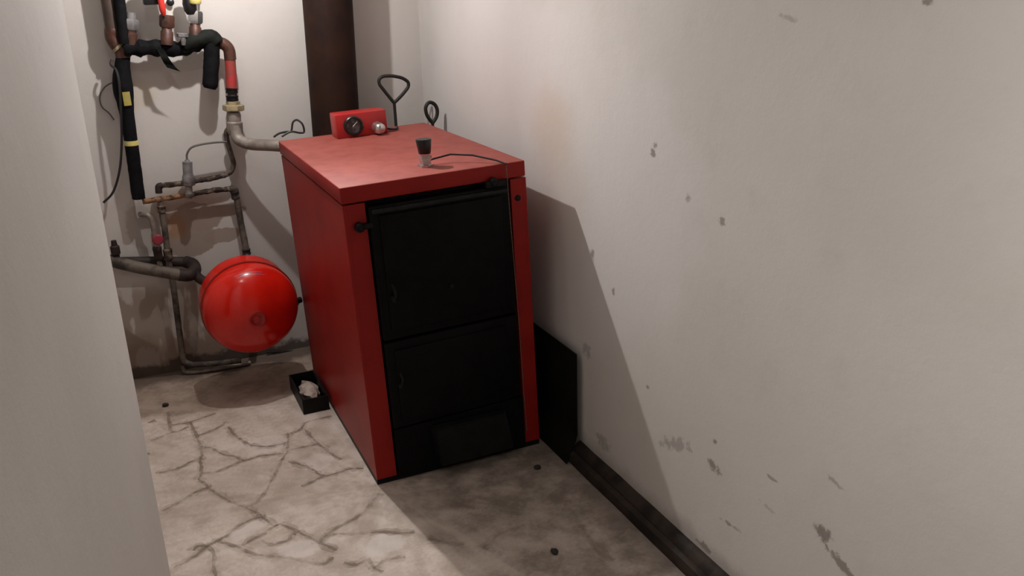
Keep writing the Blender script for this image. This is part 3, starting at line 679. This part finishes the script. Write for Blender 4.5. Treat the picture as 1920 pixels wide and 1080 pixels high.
AYV_T = {(245, 84): (-0.5009, 1.2200, 1.3757), (245, 46): (-0.4891, 1.2200, 1.4491), (313, 84): (-0.3731, 1.2000, 1.3699), (313, 40): (-0.3602, 1.2000, 1.4558), (366, 76): (-0.2679, 1.2000, 1.3804), (366, 32): (-0.2556, 1.2000, 1.4672)}
def AYV(px, py): return AYV_T[(px, py)]
part('connector', riser(245, 46, 84, 0, 0, 0.028), [M['copper'], M['zinc']], mf, True, T0)
part('connector', riser(313, 40, 84, 0, 0, 0.026), [M['copper'], M['copper']], mf, True, T0)
part('connector', riser(366, 32, 76, 0, 0, 0.026), [M['copper'], M['chrome']], mf, True, T0)
# green-grey fitting between the second and third connector
bm = bmesh.new(); hexnut(bm, (-0.3131, 1.1850, 1.4031), (0.1, 0, 1), 0.022, 0.016)
add_lathe(bm, (-0.3148, 1.1800, 1.3678), (0.1, -0.2, 1), [(0.008, 0), (0.010, 0.02), (0.007, 0.03)], 14)
part('drain_plug', bm, M['zinc'], mf, True, T0)
# loose tail of wrapping strap
bm = bmesh.new(); tp = [Vector((-0.4008, 1.1800, 1.3605)), Vector((-0.3896, 1.1700, 1.3249)), Vector((-0.3763, 1.1750, 1.2959)), Vector((-0.3632, 1.1800, 1.2767))]
for a, b, wa, wb in zip(tp, tp[1:], (.014, .016, .020), (.016, .020, .022)):
    pass
cp = catmull(tp, 4); L_, R_ = [], []
for i, p in enumerate(cp):
    w = 0.012 + 0.012 * i / len(cp); L_.append(bm.verts.new(p + Vector((-w, 0.004 * math.sin(i), w * .45)))); R_.append(bm.verts.new(p + Vector((w, -0.003, -w * .35))))
for i in range(len(cp) - 1): bm.faces.new((L_[i], R_[i], R_[i + 1], L_[i + 1]))
bmesh.ops.solidify(bm, geom=bm.faces[:], thickness=0.004)
part('strap_tail', bm, M['foam2'], mf, True, T0)

# valves standing on the connectors, cut by the top of the picture
T0 = (-0.3567, 1.2000, 1.4790)
vl = pipe_parent('ball_valve', 'ball valve with a red lever on the middle copper connector of the manifold', 'valve', T0)
bm = bmesh.new(); p = Vector((-0.3537, 1.2000, 1.4866)); add_lathe(bm, p + Vector((0, 0, -.02)), (0, 0, 1), [(.018, 0), (.020, .02), (.026, .035), (.026, .06), (.020, .075), (.018, .14)], 20)
part('valve_body', bm, M['white_plastic'], vl, True, T0)
bm = bmesh.new(); pts = [Vector((-0.3704, 1.1650, 1.4801)), Vector((-0.3726, 1.1550, 1.5071)), Vector((-0.3735, 1.1500, 1.5526)), Vector((-0.3734, 1.1500, 1.5902))]
add_tube(bm, catmull(pts, 4), [0.008, 0.010, 0.011, 0.012], 10)
part('lever', bm, M['red_lever'], vl, True, T0)
bm = bmesh.new(); add_lathe(bm, (-0.3405, 1.1700, 1.5250), (0, -1, 0), [(.012, -0.02), (.014, 0), (.014, 0.012), (.009, 0.016), (0, 0.016)], 16)
part('spindle_nut', bm, M['black_plastic'], vl, True, T0)
T0 = (-0.2557, 1.2000, 1.4946)
rv = pipe_parent('radiator_valve', 'black valve with a yellow green cap on the chrome nut of the manifold', 'valve', T0)
bm = bmesh.new(); p = Vector((-0.2693, 1.1900, 1.4875)); add_lathe(bm, p, (-.05, 0, 1), [(.016, -.01), (.024, 0.005), (.026, .03), (.022, .05), (.018, .09)], 20)
part('valve_body', bm, M['black_plastic'], rv, True, T0)
bm = bmesh.new(); p = Vector((-0.2519, 1.1700, 1.5143)); add_lathe(bm, p, (0.1, 0, 1), [(.018, 0), (.022, .004), (.023, .022), (.018, .034), (0, .036)], 20)
part('cap', bm, M['tape'], rv, True, T0)
T0 = (-0.4029, 1.2000, 1.5250)
pm = pipe_parent('valve_actuator', 'black block with a grey stem beside the red lever at the top edge', 'valve', T0)
bm = bmesh.new(); p = Vector((-0.4003, 1.2000, 1.5173)); add_box(bm, p + Vector((-.034, -.03, 0)), p + Vector((.030, .03, .075)), 0.006, 2)
part('housing', bm, M['black_plastic'], pm, True, T0)
bm = bmesh.new(); add_lathe(bm, p + Vector((0.006, 0, 0.07)), (0, 0, 1), [(.014, 0), (.014, .08)], 14)
part('stem', bm, M['grey_plastic'], pm, True, T0)

# red painted drop pipe on the right of the manifold with its brass union
T0 = (-0.1660, 1.2200, 1.0299)
rp = pipe_parent('drop_pipe', 'drop pipe right of the manifold, brown elbow and red paint above a brass union', 'pipe', T0)
part('elbow', tube(catmull([(-0.1835, 1.2200, 1.3672), (-0.1600, 1.2200, 1.3599), (-0.1444, 1.2200, 1.3386), (-0.1434, 1.2200, 1.2994)], 6), 0.0235, 18), M['copper'], rp, True, T0)
part('pipe', tube(catmull([(-0.1444, 1.2200, 1.3077), (-0.1475, 1.2200, 1.2519), (-0.1536, 1.2200, 1.1894)], 5), 0.0215, 18), M['red_pipe'], rp, True, T0, label='red painted length of pipe')
bm = bmesh.new(); axd = Vector((-0.1536, 1.2200, 1.1894)) - Vector((-0.1591, 1.2200, 1.0833))
part('pipe', tube([(-0.1523, 1.2200, 1.1998), (-0.1566, 1.2200, 1.1024)], 0.0185, 16), M['dirty_steel'], rp, True, T0)
for py in (170, 184):
    coupling(bm, {170: (-0.1540, 1.2200, 1.1788), 184: (-0.1557, 1.2200, 1.1493)}[py], axd, 0.0245, 0.020)
part('lock_ring', bm, M['iron2'], rp, True, T0)
bm = bmesh.new(); hexnut(bm, (-0.1565, 1.2200, 1.1110), axd, 0.043, 0.026); hexnut(bm, (-0.1551, 1.2200, 1.1301), axd, 0.028, 0.016)
part('union_nut', bm, M['brass'], rp, True, T0)
bm = bmesh.new(); add_lathe(bm, (-0.1580, 1.2200, 1.0918), -axd, [(0.026, 0), (0.028, 0.012), (0.027, 0.035), (0.032, 0.040), (0.032, 0.075), (0.026, 0.09)], 20)
part('tee', bm, M['steel'], rp, True, T0)

# supply pipe into the back of the boiler
T0 = (-0.1164, 1.1500, 0.9676)
pipe_thing('supply_pipe', 'grey steel pipe bending from the union into the back of the boiler', 'pipe',
           [(-0.1619, 1.2100, 1.0395), (-0.1620, 1.2000, 0.9844), (-0.1193, 1.1600, 0.9664), (-0.0183, 1.0800, 0.9638), (0.10, 1.02, 0.945)], 0.0235, M['steel'], 0.05, 18, base=T0)
# thin branch from the tee down to the upper rusty pipe
pipe_thing('branch_pipe', 'thin crooked pipe running down from the union to the upper rusty pipe', 'pipe',
           [(-0.1667, 1.2400, 1.0361), (-0.1944, 1.2400, 1.0190), (-0.1955, 1.2550, 0.9798), (-0.1868, 1.2600, 0.9273), (-0.1774, 1.2700, 0.8731), (-0.1922, 1.2700, 0.8431), (-0.2128, 1.2700, 0.8341)], 0.0105, M['dirty_steel'], 0.02, 12)
# two rusty horizontals
r1 = pipe_parent('upper_rusty_pipe', 'upper of two short rusty pipes on the back wall, capped with a brown elbow', 'pipe', (-0.3539, 1.2700, 0.8143))
T0 = (-0.3539, 1.2700, 0.8143)
part('pipe', tube(resample([(-0.4841, 1.2700, 0.8163), (-0.4161, 1.2700, 0.8171), (-0.3533, 1.2700, 0.8187), (-0.2678, 1.2700, 0.8245), (-0.2086, 1.2700, 0.8336)], 0.012), 0.0105, 12, False, 0.20, 2), M['rust'], r1, True, T0)
part('elbow', tube(rounded([(-0.4697, 1.2700, 0.8168), (-0.4841, 1.2700, 0.8163), (-0.4864, 1.2700, 0.7877)], 0.012), 0.0135, 14), M['dark_rust'], r1, True, T0)
r2 = pipe_parent('lower_rusty_pipe', 'lower rusty pipe with orange rust turning down to the red tank', 'pipe', (-0.3609, 1.2700, 0.7656))
T0 = (-0.3609, 1.2700, 0.7656)
part('pipe', tube(resample([(-0.5537, 1.2700, 0.7605), (-0.4655, 1.2700, 0.7628), (-0.3819, 1.2700, 0.7659)], 0.012), 0.0105, 12, False, 0.18, 3), M['orange_rust'], r2, True, T0)
part('pipe', tube(resample([(-0.3819, 1.2700, 0.7659), (-0.2748, 1.2700, 0.7732), (-0.1973, 1.2700, 0.7707)], 0.012), 0.0105, 12, False, 0.20, 5), M['rust'], r2, True, T0)
part('drop', tube(resample(rounded([(-0.2104, 1.2700, 0.7700), (-0.1865, 1.2700, 0.7694), (-0.1827, 1.2650, 0.6164), (-0.1764, 1.2400, 0.4836), (-0.205, 1.12, 0.42)], 0.02), 0.02), 0.0135, 14, False, 0.04, 3), M['dirty_steel'], r2, True, T0)
bm = bmesh.new(); coupling(bm, (-0.1900, 1.2700, 0.7422), Vector((-0.1865, 1.2700, 0.7694)) - Vector((-0.1827, 1.2650, 0.6164)), 0.0175, 0.035)
part('coupling', bm, M['dark_rust'], r2, True, T0)
bm = bmesh.new(); coupling(bm, (-0.1787, 1.2420, 0.4979), Vector((-0.1865, 1.2700, 0.7694)) - Vector((-0.1827, 1.2650, 0.6164)), 0.018, 0.026)
part('coupling', bm, M['dark_rust'], r2, True, T0)
# automatic air vent straddling both
T0 = (-0.3786, 1.2350, 0.7524)
av = pipe_parent('air_vent', 'grey cylindrical air vent standing across the two rusty pipes', 'air vent', T0)
a = Vector((-0.3756, 1.2350, 0.7587)); b = Vector((-0.3618, 1.2350, 0.9120)); dv = b - a; l = dv.length
bm = lathe(a, dv, [(.012, 0), (.014, .02), (.014, l * .32), (.020, l * .36), (.022, l * .45)], 20); part('stem', bm, M['grey_plastic'], av, True, T0)
bm = lathe(a, dv, [(.024, l * .43), (.026, l * .46), (.023, l * .60), (.0195, l * .66), (.0195, l * .98), (.010, l * 1.0), (.008, l * 1.04)], 24); part('float_chamber', bm, M['zinc'], av, True, T0)
bm = bmesh.new(); hexnut(bm, a + dv * .40, dv, .0265, .014)
part('nut', bm, M['dirty_steel'], av, True, T0)
bm = bmesh.new(); hexnut(bm, a + dv * .10, dv, .021, .016); part('nut', bm, M['dirty_steel'], av, True, T0)
pipe_thing('capillary_tube', 'thin grey tube arching from the air vent across to the drop pipe', 'tube',
           [(-0.3622, 1.2350, 0.9099), (-0.3575, 1.2350, 0.9421), (-0.3312, 1.2350, 0.9676), (-0.2617, 1.2350, 0.9760), (-0.1985, 1.2380, 0.9737)], 0.0042, M['cable'], sub=6, n=8)

# tall pipe with a red stop valve
vp = pipe_parent('standing_pipe', 'tall dirty pipe on the left of the back wall running down to the floor', 'pipe', (-0.5022, 1.2700, 0.0085))
T0 = (-0.5022, 1.2700, 0.0085)
part('pipe', tube(resample(rounded([(-0.4866, 1.2620, 0.7492), (-0.4876, 1.2500, 0.6392), (-0.4937, 1.2450, 0.5032), (-0.4906, 1.2450, 0.3969), (-0.4963, 1.2500, 0.2102), (-0.5006, 1.2500, 0.0466), (-0.4688, 1.2400, 0.0286), (-0.3827, 1.2200, 0.0232), (-0.2678, 1.2000, 0.0221)], 0.02), 0.03), 0.0125, 14, False, 0.03, 3), M['dirty_steel'], vp, True, T0)
bm = bmesh.new(); coupling(bm, (-0.4914, 1.2450, 0.5331), Vector((-0.4869, 1.2700, 0.6343)) - Vector((-0.4930, 1.2700, 0.4963)), 0.019, 0.05)
part('coupling', bm, M['rust'], vp, True, T0)
bm = bmesh.new(); coupling(bm, (-0.4867, 1.2580, 0.7232), Vector((-0.4869, 1.2700, 0.6343)) - Vector((-0.4930, 1.2700, 0.4963)), 0.017, 0.03)
part('coupling', bm, M['rust'], vp, True, T0)
sv = pipe_parent('stop_valve_pipe', 'thin grey pipe with a red stop valve knob left of the standing pipe', 'pipe', (-0.5338, 1.2500, 0.4849))
T0 = (-0.5338, 1.2500, 0.4849)
part('pipe', tube(rounded([(-0.5717, 1.2900, 0.7049), (-0.5427, 1.2500, 0.7077), (-0.5298, 1.2500, 0.6857), (-0.5293, 1.2500, 0.6224), (-0.5290, 1.2500, 0.4888)], 0.03), 0.0105, 12), M['steel'], sv, True, T0)
bm = bmesh.new(); coupling(bm, (-0.5292, 1.2500, 0.5422), Vector((-0.5293, 1.2500, 0.6224)) - Vector((-0.5290, 1.2500, 0.4888)), 0.0185, 0.06)
part('valve_body', bm, M['dark_rust'], sv, True, T0)
bm = bmesh.new(); pv = Vector((-0.5214, 1.2000, 0.6132)); add_lathe(bm, pv + Vector((0, .035, 0)), (0, -1, 0), [(.007, 0), (.007, .03), (.021, .032), (.023, .040), (.018, .048), (0, .049)], 9)
part('knob', bm, M['dark_red'], sv, True, T0, label='dark red valve knob')

# large U-bend low on the left
ub = pipe_parent('bent_pipe', 'thick dirty U-shaped pipe low on the back wall left of the red tank', 'pipe', (-0.4115, 1.1900, 0.4635))
T0 = (-0.4115, 1.1900, 0.4635)
part('front_run', tube(rounded([(-0.7134, 1.2200, 0.5491), (-0.6299, 1.1900, 0.5171), (-0.5344, 1.1700, 0.4869), (-0.4565, 1.1600, 0.4609)], 0.05), 0.0245, 18), M['dirty_steel'], ub, True, T0)
part('bend', tube(catmull([(-0.4663, 1.1600, 0.4648), (-0.4277, 1.1650, 0.4547), (-0.4006, 1.2000, 0.4589), (-0.3997, 1.2600, 0.4701), (-0.4259, 1.2920, 0.4773)], 5), 0.0260, 18), M['dark_rust'], ub, True, T0)
part('rear_run', tube([(-0.4217, 1.2900, 0.4772), (-0.5458, 1.2960, 0.4974), (-0.7171, 1.2960, 0.5198)], 0.0215, 18), M['dark_rust'], ub, True, T0)
part('branch', tube(rounded([(-0.4079, 1.1800, 0.4658), (-0.3888, 1.1700, 0.4281), (-0.3458, 1.1650, 0.4036)], 0.02), 0.020, 16), M['dark_rust'], ub, True, T0)
bm = bmesh.new(); add_lathe(bm, (-0.6848, 1.2150, 0.5189), (0, 0, 1), [(.013, 0), (.013, .05), (.018, .055), (.018, .085), (.012, .09), (.010, .11)], 14)
part('drain_cock', bm, M['dark_rust'], ub, True, T0)

# second pipe along the floor
pipe_thing('floor_pipe', 'short pale pipe lying on the floor in front of the standing pipe', 'pipe',
           [(-0.5097, 1.3432, -0.0090), (-0.5010, 1.2620, -0.0090), (-0.4518, 1.2420, -0.0090), (-0.3289, 1.2333, -0.0090), (-0.2258, 1.2300, -0.0090)], 0.0095, M['steel'], 0.02, 12)
pipe_thing('rear_cable', 'dark cable running low along the back wall to the boiler', 'cable',
           [(-0.1425, 1.3050, -0.0058), (-0.0353, 1.3050, -0.0226), (0.0985, 1.3050, -0.0502)], 0.006, M['cable_dark'], 0.02, 8)

# cables
pipe_thing('hanging_cable', 'thin dark cable hanging beside the long foam sleeved pipe', 'cable',
           [(-0.5766, 1.2350, 1.3241), (-0.5817, 1.2250, 1.3053), (-0.5666, 1.2100, 1.2856), (-0.5646, 1.1950, 1.2311), (-0.5769, 1.2000, 1.1208), (-0.5932, 1.2150, 1.0071), (-0.6177, 1.2300, 0.9019), (-0.6546, 1.2450, 0.8176), (-0.6962, 1.2500, 0.7784)], 0.0048, M['cable_dark'], sub=6, n=8)
pipe_thing('looped_cable', 'thin grey cable looping out left of the long foam sleeved pipe', 'cable',
           [(-0.5662, 1.2500, 1.2366), (-0.5927, 1.2800, 1.2339), (-0.6224, 1.3000, 1.2140), (-0.6411, 1.3000, 1.1827), (-0.6397, 1.3000, 1.1456), (-0.6191, 1.3000, 1.1191), (-0.6045, 1.3000, 1.0907)], 0.0030, M['cable'], sub=6, n=8)
pipe_thing('sensor_wire', 'thin dark wires looping over the back left corner of the boiler top', 'cable',
           [(-0.0411, 1.0300, 1.0074), (-0.0167, 1.0300, 1.0198), (0.0131, 1.0300, 1.0234), (0.0282, 1.0200, 1.0255), (0.0382, 1.0200, 1.0583), (0.0560, 1.0200, 1.0673), (0.0733, 1.0100, 1.0501), (0.0764, 1.0100, 1.0202), (0.0591, 1.0100, 1.0176), (0.0241, 1.0100, 1.0251), (-0.0132, 1.0100, 1.0096)], 0.0042, M['cable_dark'], sub=6, n=8)
bm = bmesh.new()

# ------------------------------------------------------------------ fire irons behind the boiler
h = [(0.4909, 1.1300, 1.0907), (0.4570, 1.1300, 1.1379), (0.4340, 1.1300, 1.1704), (0.4333, 1.1300, 1.1902), (0.4505, 1.1300, 1.2022), (0.4924, 1.1300, 1.2016), (0.5386, 1.1300, 1.1897), (0.5633, 1.1300, 1.1703), (0.5619, 1.1300, 1.1503), (0.5336, 1.1300, 1.1210), (0.4957, 1.1300, 1.0903)]
base = (0.505, 1.10, ZF)
pk = thing('fire_poker', 'wire fire poker with a triangular handle showing behind the boiler', 'fire iron', base)
part('handle', tube(rounded(h, 0.016, 4), 0.0072, 10), M['wire'], pk, True, base)
part('shaft', tube([(0.4936, 1.1300, 1.0950), (0.4942, 1.1300, 1.0091), base], 0.0066, 10), M['wire'], pk, True, base)
h = [(0.6222, 1.0200, 1.0046), (0.6004, 1.0200, 1.0379), (0.5953, 1.0200, 1.0695), (0.6060, 1.0200, 1.0885), (0.6205, 1.0200, 1.0918), (0.6388, 1.0200, 1.0793), (0.6468, 1.0200, 1.0541), (0.6404, 1.0200, 1.0277), (0.6222, 1.0200, 1.0046)]
base = (0.640, 1.01, ZF)
pk = thing('fire_iron', 'iron rod with a small loop handle at the back right corner of the boiler', 'fire iron', base)
part('handle', tube(catmull(h, 5), 0.0078, 10), M['wire'], pk, True, base)
part('shaft', tube([(0.6223, 1.0200, 1.0068), base], 0.0062, 10), M['wire'], pk, True, base)

# ------------------------------------------------------------------ small things on the floor
bm = bmesh.new(); tx0, tx1, ty0, ty1, tz = -0.115, -0.012, 0.632, 0.900, 0.062; w = 0.006
add_box(bm, (tx0, ty0, 0.001), (tx1, ty1, 0.007))
for a, b in (((tx0, ty0), (tx1, ty0 + w)), ((tx0, ty1 - w), (tx1, ty1)), ((tx0, ty0 + w), (tx0 + w, ty1 - w)), ((tx1 - w, ty0 + w), (tx1, ty1 - w))):
    add_box(bm, (a[0], a[1], 0.0072), (b[0], b[1], tz))
bmesh.ops.translate(bm, vec=(-tx0, -ty0, 0), verts=bm.verts[:])
tr = obj('ash_tray', bm, M['iron2']); tr.location = (tx0, ty0, ZF)
tag(tr, 'shallow black metal ash tray on the floor against the boiler flank', 'ash tray')
bm = bmesh.new(); bmesh.ops.create_icosphere(bm, subdivisions=3, radius=1)
for v in bm.verts:
    f = 1 + 0.22 * math.sin(v.co.x * 5 + v.co.y * 7) * math.cos(v.co.z * 6)
    v.co = Vector((v.co.x * 0.036 * f, v.co.y * 0.085 * f, max(v.co.z, -0.6) * 0.032 * f))
ob = obj('scrap', bm, M['scrap'], None, True); ob.location = (-0.062, 0.765, 0.010); tag(ob, 'pale lump of debris lying in the black ash tray', 'debris')
def chip(loc, s, label, seed):
    rnd = random.Random(seed); bm = bmesh.new(); bmesh.ops.create_icosphere(bm, subdivisions=2, radius=1)
    for v in bm.verts: v.co = Vector((v.co.x * s[0], v.co.y * s[1], v.co.z * s[2])) * rnd.uniform(0.75, 1.15)
    z0 = min(v.co.z for v in bm.verts)
    o = obj('debris_chip', bm, M['chip'], None, True); o.location = (loc[0], loc[1], ZF - z0); tag(o, label, 'debris')
chip((-0.6036, 0.9726, -0.0200), (0.014, 0.010, 0.007), 'small dark chip on the floor beside the left wall edge', 1)
chip((0.5212, -0.1482, -0.0200), (0.014, 0.012, 0.006), 'dark chip on the floor just in front of the boiler by the steel sheet', 2)
chip((0.3607, -0.5916, -0.0200), (0.010, 0.016, 0.006), 'dark chip on the paving at the bottom centre, well in front of the boiler', 3)
